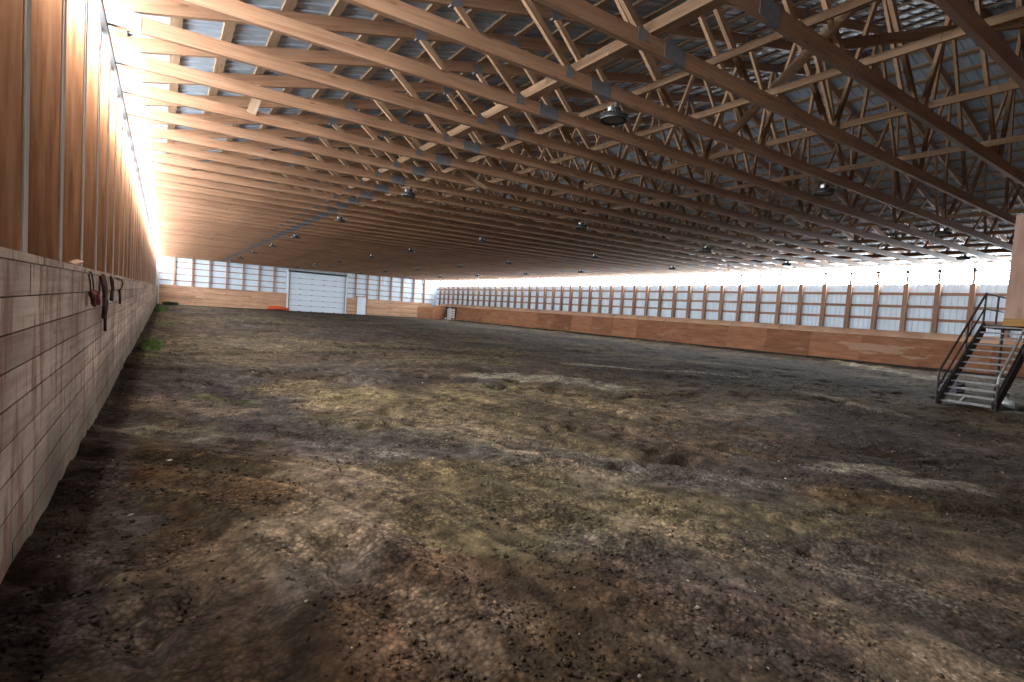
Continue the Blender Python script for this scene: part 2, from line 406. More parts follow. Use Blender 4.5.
# --- far end wall: ribbed white steel, wooden kick planks, opening for the two doors
mb = MB(); ribbed(mb, (-.9, YF+.215, ZO-1.8), (1, 0, 0), (0, 0, 1), 30.05, 5.2, (0, -1, 0))
wf = tag(mb.build('wall_far', M['siding']), kind='structure')
mb = MB(); mb.poly([(-.9, YF+.22, ZO+3.3), (29.15, YF+.22, ZO+3.3), (29.15, YF+.22, ZO+3.5), (RX, YF+.22, ZO+7.0), (-.9, YF+.22, ZO+3.25)])
mb.build('gable_sheet', M['siding'], wf)
mb = MB()
for x0, x1 in ((-.5, 11.2), (17.72, 18.8), (20.12, 28.5)):
    z = -1.8
    while z < .08:
        y0 = YF-.045
        x = x0
        while x < x1-.05:
            n = min(x+4.27 if x > x0 else x0+4.27-(z*3.3 % 2), x1)
            mb.box(x+.002, n-.002, y0, YF-.003, ZO+z, ZO+z+.182, 0); x = n
        z += .186
mb.build('kick_planking', M['endkick'], wf)
mb = MB(); mb.box(-.5, 11.2, YF-.06, YF-.002, ZO+.075, ZO+.115, 0); mb.box(20.12, 28.5, YF-.06, YF-.002, ZO+.075, ZO+.115, 0)
mb.build('ledge_board', M['endkick'], wf)
# --- near end wall (behind the eye)
mb = MB(); ribbed(mb, (-.9, YB, ZO-1.4), (1, 0, 0), (0, 0, 1), 30.05, 4.8, (0, 1, 0))
wn = tag(mb.build('wall_near', M['booth']), kind='structure')
mb = MB(); mb.poly([(-.9, YB-.005, ZO+3.3), (29.15, YB-.005, ZO+3.3), (29.15, YB-.005, ZO+3.5), (RX, YB-.005, ZO+7.0), (-.9, YB-.005, ZO+3.25)])
mb.build('gable_sheet', M['booth'], wn)
mb = MB(); z = -1.35
while z < 1.2: mb.box(-.5, 28.3, YB+.01, YB+.05, ZO+z, ZO+z+.182, 0); z += .186
mb.build('kick_planking', M['endkick'], wn)

# --- daylight strips under both eaves
def strip(name, x, nx, z0, z1, y):
    mb = MB()
    while y < YF+.2:
        n = min(y+7.4, YF+.2)
        q = [(x, y, ZO+z0), (x, n, ZO+z0), (x, n, ZO+z1), (x, y, ZO+z1)]
        mb.poly(q if nx > 0 else q[::-1]); y = n
    return tag(mb.build(name, M['daylight'] if nx > 0 else M['shadelight']), kind='structure')
strip('window_1', -.905, 1, SILL, 2.97, YG)
strip('window_2', 29.115, -1, SILL+.10, 3.34, YGR)

# upper eave boards closing the gap between the strips and the roof
mb = MB(); mb.box(-.93, -.905, YB, YF+.2, ZO+2.97, ZO+3.22, 1); mb.box(29.115, 29.14, YB, YF+.2, ZO+3.34, ZO+3.42, 1)
tag(mb.build('trim_2', M['siding']), kind='structure')
# --- roof steel
mb = MB()
def roofz(x): return TC(x)+TCV+.045
a = np.array((-1.3, YB, ZO+roofz(-1.3))); b_ = np.array((RX, YB, ZO+roofz(RX)))
d = b_-a; Ls = np.linalg.norm(d); d /= Ls
ribbed(mb, a, (0, 1, 0), d, YF+.25-YB, Ls, (d[2], 0, -d[0]))
a = np.array((29.6, YB, ZO+roofz(29.6))); d2 = b_-a; Ls2 = np.linalg.norm(d2); d2 /= Ls2
ribbed(mb, a, (0, 1, 0), d2, YF+.25-YB, Ls2, (d2[2], 0, -d2[0]) if d2[0] > 0 else (-d2[2], 0, d2[0]))
tag(mb.build('ceiling', M['steel']), kind='structure')
mb = MB(); mb.box(-.645, -.59, YB, YF, ZO+2.785, ZO+2.855, 1)
tag(mb.build('trim_1', M['trim']), kind='structure')

# ------------------------------------------------------------------ roof trusses
WEBS = [(3.07, 't', 4.2, 'b'), (4.70, 't', 6.15, 'b'), (6.35, 't', 8.15, 'b'), (8.35, 'b', 9.35, 't'), (9.42, 't', 11.45, 'b'), (11.6, 'b', 12.1, 't'), (12.2, 't', 14.05, 'b')]
TY, TH, CD = .033, .048, .172
def jz(x, k): return (TC(x)+.03) if k == 't' else BC(x)+.13
def truss(emit):
    """emit(name, mb, material key)"""
    mb = MB()
    for x0, x1 in ((-.62, 4.65), (4.65, 10.7), (10.7, 17.6), (17.6, 23.6), (23.6, 28.93)):
        mb.beam((x0, TY, ZO+BC(x0)+CD/2), (x1, TY, ZO+BC(x1)+CD/2), CD, .066, (0, 1, 0))
    emit('bottom_chord', mb, 'truss')
    for s in (0, 1):
        mb = MB()
        xs = (-.95, 4.6, 10.5, RX) if s == 0 else (29.25, 23.7, 17.8, RX)
        for x0, x1 in zip(xs[:-1], xs[1:]):
            mb.beam((x0, TY, ZO+TC(x0)+TCV/2), (x1, TY, ZO+TC(x1)+TCV/2), TCV*.97, .066, (0, 1, 0))
        emit('top_chord', mb, 'truss')
    for (x0, k0, x1, k1) in WEBS:
        for s in (0, 1):
            a, b = (x0, x1) if s == 0 else (28.3-x0, 28.3-x1)
            mb = MB(); mb.beam((a, TY, ZO+jz(a, k0)), (b, TY, ZO+jz(b, k1)), .089, TH, (0, 1, 0))
            emit('web', mb, 'web')
    for x in (4.68, 23.6):
        mb = MB(); w = .17 if x in (4.68, 23.6) else .12
        mb.box(x-w, x+w, -.004, .070, ZO+BC(x)+.0, ZO+BC(x)+.171, 0); emit('splice_plate', mb, 'plate')
    for x, w in ((4.15, .06), (14.15, .10), (24.15, .06)):
        mb = MB(); mb.box(x-w, x+w, -.003, .069, ZO+BC(x)+.06, ZO+BC(x)+.19, 0); emit('gusset_plate', mb, 'plate')
    for x in (3.07, 4.7, 6.35, 9.38, 12.15, 16.15, 18.92, 21.95, 23.6, 25.23):
        mb = MB(); mb.beam((x-.09, TY, ZO+TC(x-.09)+.06), (x+.09, TY, ZO+TC(x+.09)+.06), .15, .073, (0, 1, 0)); emit('gusset_plate', mb, 'plate')
    for x0, x1 in ((-.61, -.29), (28.60, 28.92)):
        mb = MB(); mb.box(x0, x1, -.004, .070, ZO+BC(x0)+.002, ZO+BC(x0)+.20, 0); emit('heel_plate', mb, 'heel')

TRUSS_Y = [1.93, 3.02, 4.13, 5.32, 6.44]+[7.56+S*k for k in range(44)]
TRUSS_Y = [y for y in TRUSS_Y if y < YF-.2]
proto = empty('roof_truss', (0, TRUSS_Y[0], 0))
def emit_part(name, mb, mk): mb.build(name, M[mk], proto)
truss(emit_part)
far_mb = MB(); slots = ['truss', 'web', 'plate', 'heel']
def emit_far(name, mb, mk):
    b = len(far_mb.v); far_mb.v += mb.v
    far_mb.f += [tuple(b+i for i in f) for f in mb.f]; far_mb.uv += mb.uv; far_mb.t += mb.t
    far_mb.m += [slots.index(mk)]*len(mb.f)
truss(emit_far)
far_me = far_mb.mesh('roof_truss', [M[s] for s in slots])
NEAR = 24
for i, y in enumerate(TRUSS_Y):
    if i == 0: o = proto
    elif i < NEAR: o = copy_tree(proto); o.location = (0, y, 0)
    else:
        o = bpy.data.objects.new('roof_truss', far_me); COL.objects.link(o); o.location = (0, y, 0)
    nth = ['nearest', 'second nearest', 'third nearest', 'fourth nearest', 'fifth nearest', 'sixth nearest', 'seventh nearest', 'eighth nearest', 'ninth nearest', 'tenth nearest']
    extra = {3: ', carrying the largest round lamp', 0: ', only its chord crossing the upper right corner'}
    if i < 10: lab = nth[i]+' wooden roof truss to the viewer'+extra.get(i, '')
    elif i < NEAR: lab = 'long wooden roof truss in the middle of the arena, beyond the ten nearest'
    else: lab = 'wooden roof truss seen as a thin line in the far half of the arena'
    tag(o, lab, 'roof truss', 'nearest roof trusses' if i < 10 else 'roof trusses over the middle of the arena' if i < NEAR else 'roof trusses of the far half')

# ------------------------------------------------------------------ purlins, laid flat on the top chords
for s in (0, 1):
    k = 0
    while True:
        x = -.55+.592*k if s == 0 else 28.85-.592*k
        if (s == 0 and x > RX-.1) or (s == 1 and x < RX+.1): break
        sl = .25 if s == 0 else -.2358
        mb = MB(); y = YB+.1-(k % 3)*1.6
        while y < YF:
            n = min(y+4.88, YF+.1); y0 = max(y, YB+.1)
            if n > y0: mb.beam((x, y0+.002, ZO+TC(x)+TCV+.020), (x, n-.002, ZO+TC(x)+TCV+.020), .135, .036, (-sl, 0, 1))
            y += 4.88
        nth = ['lowest', 'second lowest', 'third lowest', 'fourth lowest', 'fifth lowest', 'sixth lowest', 'seventh lowest', 'eighth lowest', 'ninth lowest', 'tenth lowest']
        tag(mb.build('roof_purlin', M['purlin']), (nth[k]+' ' if s == 0 and k < 10 else 'upper ' if s == 0 else '')+'flat wooden purlin under the roof slope '+('above the plank wall' if s == 0 else 'above the siding wall'),
            'purlin', 'purlins of the slope above the plank wall' if s == 0 else 'purlins of the slope above the siding wall')
        k += 1

# ------------------------------------------------------------------ long braces running on the bottom chords
def brace(x, lab, kind):
    t = empty('truss_brace', (x, YB+.2, ZO+BC(x)+.174))
    mb = MB(); y = 0; L = YF-YB-.5
    while y < L:
        n = min(y+4.88, L)
        mb.box(-.07, .07, y+.002, n-.002, .0, .038, 1); y = n
    if kind < 2: mb.build('flat_board', M['web'], t)
    if kind > 0:
        mb = MB(); y = 0
        while y < L:
            n = min(y+3.66, L)
            mb.box(-.070, -.032, y+.002, n-.002, .038 if kind == 1 else 0, .127 if kind == 1 else .095, 1); y = n
        mb.build('edge_board', M['web'], t)
    return tag(t, lab, 'brace')
for x, lab, kind in ((4.33, 'double brace board on the chords beside the lamp row next to the plank wall', 1),
        (5.42, 'brace board on the chords just past the lamp row next to the plank wall', 2),
        (6.7, 'brace board on the chords, third brace from the plank wall', 2),
        (8.55, 'brace board where the big diagonal board ends, fourth brace from the plank wall', 2),
        (10.85, 'brace board above the second lamp row from the plank wall', 2),
        (16.9, 'brace board above the third lamp row from the plank wall', 2),
        (20.0, 'brace board halfway between the last two lamp rows', 2),
        (22.4, 'brace board above the lamp row next to the metal stairs side', 2),
        (24.2, 'brace board on the chords next to the siding wall', 1)):
    brace(x, lab, kind)
zb = ZO+3.095
mb = MB(); mb.beam((5.49, 2.56, zb+.175), (9.27, 7.23, zb+.205), .038, .16, (0, 0, 1))
tag(mb.build('diagonal_brace', M['pale']), 'long diagonal brace board lying across the bottom chords above the near floor', 'brace')
mb = MB(); mb.beam((6.2, 3.30, zb+.165), (7.8, .9, zb+.185), .038, .11, (0, 0, 1))
tag(mb.build('diagonal_brace', M['web']), 'shorter brace board running from the long diagonal towards the upper right corner', 'brace')
mb = MB(); pts = [(4.86, 10.12, 3.09), (5.15, 10.34, 3.04), (5.5, 10.56, 2.98), (5.9, 10.78, 2.91), (6.28, 10.95, 2.85)]
for p, q in zip(pts[:-1], pts[1:]): mb.beam((p[0], p[1], ZO+p[2]), (q[0]+.003, q[1], ZO+q[2]), .09, .02, (0, .5, 1), tint=.9)
tag(mb.build('hanging_board', M['pale']), 'pale broken board sagging between two roof trusses', 'board')

mb = MB(); mb.beam((1.27, 9.96, ZO+3.44), (1.13, 9.96, ZO+2.98), .14, .038, (0, 1, 0), tint=.9)
tag(mb.build('hanging_cleat', M['pale']), 'short pale upright board nailed to a roof truss near the plank wall', 'board')
# ------------------------------------------------------------------ wall posts
def post_mesh(w, d, z0, z1, n, mat, axis='x', sign=1):
    mb = MB()
    ww = w/n
    for i in range(n):
        a = -w/2+i*ww+.001; b = a+ww-.002
        if axis == 'x': mb.box(0 if sign > 0 else -d, d if sign > 0 else 0, a, b, z0, z1, 2)
        else: mb.box(a, b, 0, d, z0, z1, 2)
    return mb
# left: three-ply posts, every 4 ft
pl_root = empty('wall_post', (XL, 0, ZO-1.28))
mb = MB(); mb.box(-.20, -.012, -.074, .074, 0, 1.28+2.85, 2); mb.build('shaft', M['post'], pl_root)
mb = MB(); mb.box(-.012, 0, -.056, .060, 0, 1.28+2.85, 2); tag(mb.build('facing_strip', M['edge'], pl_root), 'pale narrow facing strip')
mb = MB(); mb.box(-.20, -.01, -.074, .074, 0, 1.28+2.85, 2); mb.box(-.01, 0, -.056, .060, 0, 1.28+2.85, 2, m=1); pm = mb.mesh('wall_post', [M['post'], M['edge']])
first = True
for k in range(-2, 48):
    y = 3.975+S*k
    if y > YF-.3: continue
    if k < 26:
        o = pl_root if first else copy_tree(pl_root); first = False
    else:
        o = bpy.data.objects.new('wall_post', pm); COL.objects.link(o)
    o.location = (XL, y, ZO-1.28)
    nth = ['nearest', 'second nearest', 'third nearest', 'fourth nearest', 'fifth nearest', 'sixth nearest', 'seventh nearest']
    if 0 <= k < 7: tag(o, nth[k]+' brown post with a pale front edge in the row above the plank wall', 'wall post', 'nearest posts above the plank wall')
    else: tag(o, 'brown post with a pale front edge in the long row receding above the plank wall', 'wall post', 'posts receding above the plank wall')
# right
pr_root = empty('wall_post', (XR, 0, ZO-1.28))
post_mesh(.19, .165, 0, 1.28+2.54, 1, None, 'x', 1).build('shaft', M['girt'], pr_root)
mb = MB(); mb.box(.05, .10, -.045, .045, 1.28+2.54, 1.28+3.10, 2); mb.build('glare_thinned_top', M['edge'], pr_root)  # post top drawn thin and pale, the strip's glare put into its shape
mb = MB(); mb.box(.0, .05, -.18, .18, 1.28+3.05, 1.28+3.12, 1); mb.box(.0, .05, -.06, .06, 1.28+3.12, 1.28+3.36, 2); mb.build('truss_bracket', M['dark'], pr_root)
first = True
for k in range(-1, 46):
    y = 7.98+S*k
    if y > YF-.3: continue
    o = pr_root if first else copy_tree(pr_root); first = False
    o.location = (XR, y, ZO-1.28)
    nth = {0: 'first', 1: 'second', 2: 'third', 3: 'fourth', 4: 'fifth', 5: 'sixth', 6: 'seventh', 7: 'eighth'}
    if k in nth: tag(o, nth[k]+' wooden post of the siding wall counted from the metal stairs', 'wall post', 'siding wall posts near the stairs')
    else: tag(o, 'wooden post in the long row receding along the white siding wall', 'wall post', 'posts receding along the siding wall')
# far end
fx = [.83, 2.34, 3.85, 5.37, 6.89, 8.41, 9.87, 18.72, 20.13, 21.58, 23.05, 24.5, 26.0, 27.41]
fm = post_mesh(.14, .165, 0, 4.95, 1, None, 'y').mesh('wall_post', M['girt'])
fm2 = post_mesh(.14, .165, 0, 2.6, 1, None, 'y').mesh('wall_post', M['girt'])
for x in fx:
    o = bpy.data.objects.new('wall_post', fm); COL.objects.link(o); o.location = (x, YF, ZO-1.75)
    nth = ['first', 'second', 'third', 'fourth', 'fifth', 'sixth', 'seventh']
    if x < 11: tag(o, nth[fx.index(x)]+' wooden post of the far end wall counted from the plank wall corner', 'wall post', 'far end posts on the plank wall side')
    else: tag(o, nth[fx.index(x)-7]+' wooden post of the far end wall counted from the large white door rightwards', 'wall post', 'far end posts on the siding wall side')

# ------------------------------------------------------------------ girts
def girt(p0, p1, lab, w=.038, h=.14):
    mb = MB(); p0 = np.array(p0, float); p1 = np.array(p1, float); L = np.linalg.norm(p1-p0); d = (p1-p0)/L; a = 0
    while a < L:
        n = min(a+4.88, L); mb.beam(p0+d*(a+.002), p0+d*(n-.002), w, h, (0, 0, 1)); a = n
    tag(mb.build('wall_girt', M['girt']), lab, 'girt')
for z, lab in ((2.08, 'highest'), (1.49, 'middle'), (.90, 'lowest')):
    girt((29.088, YB+.2, ZO+z), (29.088, YF-.1, ZO+z), lab+' horizontal girt board behind the posts of the right siding wall', h=.125)
for z, lab in ((3.1, 'topmost'), (2.55, 'second highest'), (1.98, 'middle'), (1.35, 'second lowest'), (.72, 'lowest')):
    girt((-.45, YF+.188, ZO+z), (11.1, YF+.188, ZO+z), lab+' girt board of the far end wall, left of the large white door', h=.08)
    girt((17.75, YF+.188, ZO+z), (28.7, YF+.188, ZO+z), lab+' girt board of the far end wall, right of the large white door', h=.08)

# ------------------------------------------------------------------ doors of the far wall
d1 = tag(empty('door_1', (14.42, YF, ZO-1.66)), kind='structure')
dw, dh = 6.12, 4.24
for i in range(7):
    z0 = i*dh/7; mb = MB()
    mb.box(-dw/2, dw/2, -.03, .015, z0+.012, z0+dh/7-.012, 0)
    mb.box(-dw/2, dw/2, -.022, .01, z0-.012, z0+.012, 0, m=1)
    for x in (-1.9, -.65, .65, 1.9): mb.box(x-.12, x+.12, -.036, -.03, z0+.012, z0+.05, 0, m=1)
    mb.build('door_panel', [M['door'], M['trim']], d1)
for s in (-1, 1):
    mb = MB(); mb.box(s*(dw/2+.10)-.09, s*(dw/2+.10)+.09, -.10, .10, -.1, dh+.25, 2); mb.build('jamb', M['jamb'], d1)
    mb = MB(); mb.box(s*(dw/2-.03)-.03, s*(dw/2-.03)+.03, -.16, -.10, 0, dh+.3, 2); mb.build('track', M['plate'], d1)
mb = MB(); mb.box(-dw/2-.1, dw/2+.1, -.14, .10, dh+.02, dh+.22, 0); mb.build('header', M['dark'], d1)
mb = MB(); mb.tube([(-dw/2-.1, -.2, dh+.34), (dw/2+.1, -.2, dh+.34)], .06, 10); mb.build('torsion_tube', M['pipe'], d1)
d2 = tag(empty('door_2', (19.46, YF, ZO-1.66)), kind='structure')
mb = MB(); mb.box(-.53, .53, -.02, .03, .02, 2.06, 2); slab = mb.build('door_slab', M['door'], d2)
mb = MB(); mb.box(-.62, -.53, -.05, .06, 0, 2.14, 2); mb.box(.53, .62, -.05, .06, 0, 2.14, 2); mb.box(-.62, .62, -.05, .06, 2.06, 2.16, 0); mb.build('door_frame', M['girt'], d2)
mb = MB(); mb.lathe([(0, 0), (.035, .0), (.035, .03), (.015, .035), (0, .035)], n=12); k = mb.build('door_knob', M['dark'], slab, (.43, -.02, 1.0)); k.rotation_euler = (PI/2, 0, 0)
mb = MB(); mb.tube([(-.3, YF-.1, ZO+3.02), (11.2, YF-.1, ZO+2.96)], .035, 8)
tag(mb.build('conduit_pipe', M['pipe']), 'grey conduit pipe along the top of the far end wall, left of the large door', 'pipe')
mb = MB(); mb.tube([(-.42, 59.0, ZO-1.7), (-.46, 59.0, ZO+2.0)], .06, 10)
tag(mb.build('down_pipe', M['white']), 'white vertical pipe in the far corner at the end of the plank wall', 'pipe')
t = empty('mounted_junction_box', (-.32, 59.05, ZO+2.72)); mb = MB(); mb.box(-.11, .11, -.08, .08, 0, .26, 2); mb.build('casing', M['plate'], t)
mb = MB(); mb.box(-.05, .05, -.095, -.08, .14, .22, 2); mb.box(-.05, .05, -.095, -.08, .04, .10, 2); mb.build('cover', M['white'], t)
tag(t, 'small grey electrical box high up in the far corner beside the daylight strip', 'electrical box')

# orange pen wall in the far right corner and the small white gate in the kickboard
t = empty('plywood_partition', (26.7, 57.6, ground(26.7, 57.6)))
mb = MB(); mb.box(-1.75, .1, -.02, .02, -.1, 1.36, 0, tint=.05); mb.build('panel', M['panel'], t)
mb = MB(); mb.box(.11, 1.8, -.02, .02, -.1, 1.62, 0, tint=.45); mb.build('panel', M['panel'], t)
mb = MB(); mb.box(-1.78, -1.66, .02, .12, -.1, 1.36, 2); mb.build('post', M['girt'], t)
tag(t, 'low orange brown plywood partition in the far corner beside the small white gate', 'partition')
g = empty('kickboard_gate', (28.42, 55.9, ground(28.4, 55.9)))
for i in range(5):
    mb = MB(); mb.box(-.02, .02, -1.05, 1.05, .06+i*.27, .25+i*.27, 1); mb.build('slat', M['white'], g)
mb = MB(); mb.box(-.06, .06, -1.25, -1.06, -.05, 1.55, 2); mb.box(-.06, .06, 1.06, 1.25, -.05, 1.55, 2); mb.box(-.06, .06, -1.25, 1.25, 1.45, 1.56, 1); mb.build('gate_frame', M['dark'], g)
tag(g, 'small white slatted gate in a dark frame set into the orange kickboard', 'gate')

# ------------------------------------------------------------------ high-bay lamps under the bottom chords
def lamp():
    t = empty('hanging_lamp')
    mb = MB(); mb.lathe([(0, -.245), (.13, -.245), (.13, -.24), (.17, -.24), (.182, -.255), (.186, -.24), (.182, -.205), (.12, -.18), (.10, -.165), (0, -.165)], n=36); hs = mb.build('housing', M['black'], t, smooth=False)
    mb = MB(); mb.lathe([(0, -.2465), (.128, -.2465), (.128, -.244), (0, -.244)], n=32); mb.build('lens', M['lens'], hs)
    mb = MB()
    for k in range(28):
        a = 2*PI*k/28; c, s = math.cos(a), math.sin(a)
        mb.beam((.09*c, .09*s, -.175), (.178*c, .178*s, -.192), .006, .035, (0, 0, 1))
    mb.build('heat_sink', M['dark'], t)
    mb = MB(); mb.lathe([(0, -.165), (.075, -.165), (.08, -.155), (.08, -.10), (.07, -.09), (0, -.09)], n=20); db = mb.build('driver_box', M['black'], t)
    mb = MB(); mb.box(.07, .095, -.03, .03, -.15, -.09, 2); mb.box(-.095, -.07, -.03, .03, -.15, -.09, 2); mb.build('bracket', M['silver'], db)
    mb = MB(); mb.tube([(0, 0, -.095), (0, 0, -.05), (.02, 0, -.03), (.02, 0, -.012), (0, 0, 0)], .008, 8); mb.build('hook', M['plate'], t)
    return t
LY = [5.32, 12.44, 18.53, 25.85, 31.94, 39.26, 46.57, 53.9]
ordn = ['nearest one', 'second', 'third', 'fourth', 'fifth', 'sixth', 'seventh', 'eighth']
rows = [(4.98, 'the lamp row nearest the plank wall'), (10.62, 'the second lamp row from the plank wall'), (16.75, 'the third lamp row from the plank wall'), (22.25, 'the lamp row nearest the siding wall')]
lp = None
for rx, rl in rows:
    for i, y in enumerate(LY):
        yy = min(TRUSS_Y, key=lambda q: abs(q-y))
        if lp is None: lp = lamp(); o = lp
        else: o = copy_tree(lp)
        if rx > 22 and i == 0: yy = TRUSS_Y[4]
        o.location = (rx, yy+.038, ZO+BC(rx)+.001)
        tag(o, 'round black lamp, %s in %s' % (ordn[i], rl), 'lamp', 'high bay lamps under the trusses')

# ------------------------------------------------------------------ viewing booth and metal stairs
BX0, BX1, BY0, BY1, BZ0, BZ1 = 13.16, 19.5, -2.6, 3.12, .36, 2.40
t = empty('viewing_booth', (13.5, .3, ground(13.5, .3)))
zz = ZO-t.location.z
def bx(x0, x1, y0, y1, z0, z1, axis): mb = MB(); mb.box(x0-13.5, x1-13.5, y0-.3, y1-.3, zz+z0, zz+z1, axis); return mb
for y0, y1 in ((BY0, -1.76), (-1.755, .68), (.685, BY1)):
    bx(BX0, BX0+.02, y0, y1, BZ0+.14, BZ1, 2).build('wall_panel', M['booth'], t)
bx(BX0+.02, BX1, BY1-.02, BY1, BZ0+.14, BZ1, 0).build('wall_panel', M['booth'], t)
bx(BX0+.02, BX1, BY0, BY0+.02, BZ0+.14, BZ1, 0).build('wall_panel', M['booth'], t)
bx(BX0-.01, BX0+.06, BY0, BY1+.005, BZ0, BZ0+.14, 1).build('rim_joist', M['boothtrim'], t)
bx(BX0+.06, BX1, BY1-.04, BY1+.005, BZ0, BZ0+.14, 0).build('rim_joist', M['boothtrim'], t)
bx(BX0+.06, BX1, BY0, BY1-.04, BZ0+.02, BZ0+.12, 0).build('floor_deck', M['booth'], t)
bx(BX0, BX1, BY0, BY1, BZ1, BZ1+.03, 0).build('roof_deck', M['booth'], t)
for x, y in ((13.4, 1.6), (13.4, -2.4), (19.3, 2.9), (19.3, -2.4)):
    bx(x-.07, x+.07, y-.07, y+.07, -1.45, BZ0, 2).build('support_post', M['dark'], t)
tag(t, 'raised plywood viewing booth at the right edge beside the metal stairs', 'booth')

st = empty('metal_staircase', (13.75, 3.7, ground(13.75, 3.7)))
sz = ZO-st.location.z
X0, X1, Z1 = 13.75, 16.08, .46
NT = 13
def SP(x, y, z): return (x-13.75, y-3.7, z+sz)
zg = -1.32
for s, y in ((0, 4.14), (1, 3.24)):
    mb = MB(); mb.beam(SP(X0-.05, y, zg+.02), SP(X1, y, Z1-.06), .24, .05, (0, 1, 0)); mb.build('stringer', M['dark'], st)
for i in range(NT):
    f = (i+.6)/NT; x = X0+(X1-X0)*f; z = zg+(Z1-zg)*f
    mb = MB(); p0 = SP(x, 3.265, z); p1 = SP(x, 4.115, z)
    for q in range(6): mb.box(p0[0]-.10+q*.042, p0[0]-.094+q*.042, p0[1], p1[1], p0[2]-.025, p0[2], 1)
    mb.box(p0[0]-.118, p0[0]-.108, p0[1], p1[1], p0[2]-.03, p0[2]+.003, 1)
    for q in range(8): yy = p0[1]+.05+q*.107; mb.box(p0[0]-.12, p0[0]+.125, yy, yy+.008, p0[2]-.02, p0[2]-.003, 0)
    mb.build('tread', M['tread'], st)
mb = MB(); a = SP(X1-.02, 3.2, Z1-.09); b = SP(17.5, 4.18, Z1); mb.box(a[0], b[0], a[1], b[1], a[2], b[2], 0); mb.build('landing', M['dark'], st)
for x, y in ((17.4, 3.26), (17.4, 4.12)):
    mb = MB(); mb.tube([SP(x, y, -1.45), SP(x, y, Z1-.09)], .035, 8); mb.build('landing_leg', M['dark'], st)
def rail(y, x_land):
    yy = y
    def zs(x): return zg+(Z1-zg)*(x-X0)/(X1-X0)
    H = .72
    for x, zb, zt in ((X0-.06, zg, zs(X0-.06)+H-.02), ((X0+X1)/2+.2, zs((X0+X1)/2+.2)-.05, zs((X0+X1)/2+.2)+H-.02), (X1, Z1-.1, Z1+H-.02), (x_land, Z1-.1, Z1+H))[:4 if y > 3.5 else 3]:
        mb = MB(); mb.tube([SP(x, yy, zb), SP(x, yy, zt)], .022, 8); mb.build('rail_post', M['rail'], st)
    mat = M['raillit'] if y < 3.5 else M['rail']
    mb = MB(); mb.tube([SP(X0-.08, yy, zs(X0-.08)+H-.12), SP(X0-.06, yy, zs(X0-.06)+H), SP(X1, yy, Z1+H)]+([SP(17.5, yy, Z1+H)] if y > 3.5 else []), .024, 8); mb.build('handrail', mat, st)
    mb = MB(); mb.tube([SP(X0-.06, yy, zs(X0-.06)+H*.5), SP(X1, yy, Z1+H*.5)]+([SP(17.5, yy, Z1+H*.5)] if y > 3.5 else []), .018, 8); mb.build('mid_rail', M['rail'], st)
rail(4.17, 17.0); rail(3.21, 17.0)
tag(st, 'dark metal stairs with open grating treads and pipe handrails leading to the booth', 'stairs')
# things lying under the stairs
gz = ground(15, 4)-.02
t = empty('plastic_bucket', (15.5, 3.55, gz+.02)); mb = MB(); mb.lathe([(0, .01), (.09, 0), (.095, .02), (.115, .26), (.122, .27), (.115, .28), (.108, .27), (.09, .02), (0, .02)], n=24); tub = mb.build('tub', M['white'], t)
mb = MB(); mb.tube([(.116*math.cos(a), .03*math.sin(a), .26+.10*math.sin(a)) for a in np.linspace(0, PI, 12)], .005, 6); mb.build('handle', M['dark'], tub)
tag(t, 'white plastic bucket on the dirt under the metal stairs', 'bucket')
t = empty('storage_crate', (17.0, 4.9, gz+.02)); mb = MB()
for i in range(4): mb.box(-.3, .3, -.2, -.18, i*.09, i*.09+.06, 0); mb.box(-.3, .3, .18, .2, i*.09, i*.09+.06, 0); mb.box(-.3, -.28, -.2, .2, i*.09, i*.09+.06, 1); mb.box(.28, .3, -.2, .2, i*.09, i*.09+.06, 1)
for x in (-.29, .29):
    for y in (-.19, .19): mb.box(x-.015, x+.015, y-.015, y+.015, 0, .34, 2)
mb.box(-.3, .3, -.2, .2, 0, .02, 0)
mb.build('crate_body', M['purple'], t); tag(t, 'dark purple slatted crate behind the metal stairs', 'crate')
def crumple(name, loc, r, mat, lab, cat, seed, sc_=(1, 1, .8)):
    rs = np.random.default_rng(seed); me = bpy.data.meshes.new(name); import bmesh
    bm = bmesh.new(); bmesh.ops.create_icosphere(bm, subdivisions=4, radius=r)
    dirs = rs.normal(size=(40, 3)); dirs /= np.linalg.norm(dirs, axis=1)[:, None]; amp = rs.uniform(-.22, .22, 40)
    for v in bm.verts:
        d = np.array(v.co)/r; k = 1+sum(a*max(0, d@q)**6 for q, a in zip(dirs, amp))
        v.co = (d[0]*r*k*sc_[0], d[1]*r*k*sc_[1], max(d[2], -.55)*r*k*sc_[2])
    zmin = min(v.co.z for v in bm.verts)
    for v in bm.verts: v.co.z -= zmin
    bm.to_mesh(me); bm.free(); me.materials.append(mat)
    o = bpy.data.objects.new(name, me); COL.objects.link(o); o.location = loc
    return tag(o, lab, cat)
crumple('plastic_bag', (14.75, 3.3, gz+.03), .13, M['bag'], 'crumpled white plastic bag on the dirt at the foot of the metal stairs', 'bag', 3)
mb = MB(); mb.tube([(14.35, 3.98, gz+.03), (15.9, 4.3, gz+.05)], .018, 8)
tag(mb.build('wooden_pole', M['stick']), 'pale thin pole lying on the dirt under the metal stairs', 'pole')

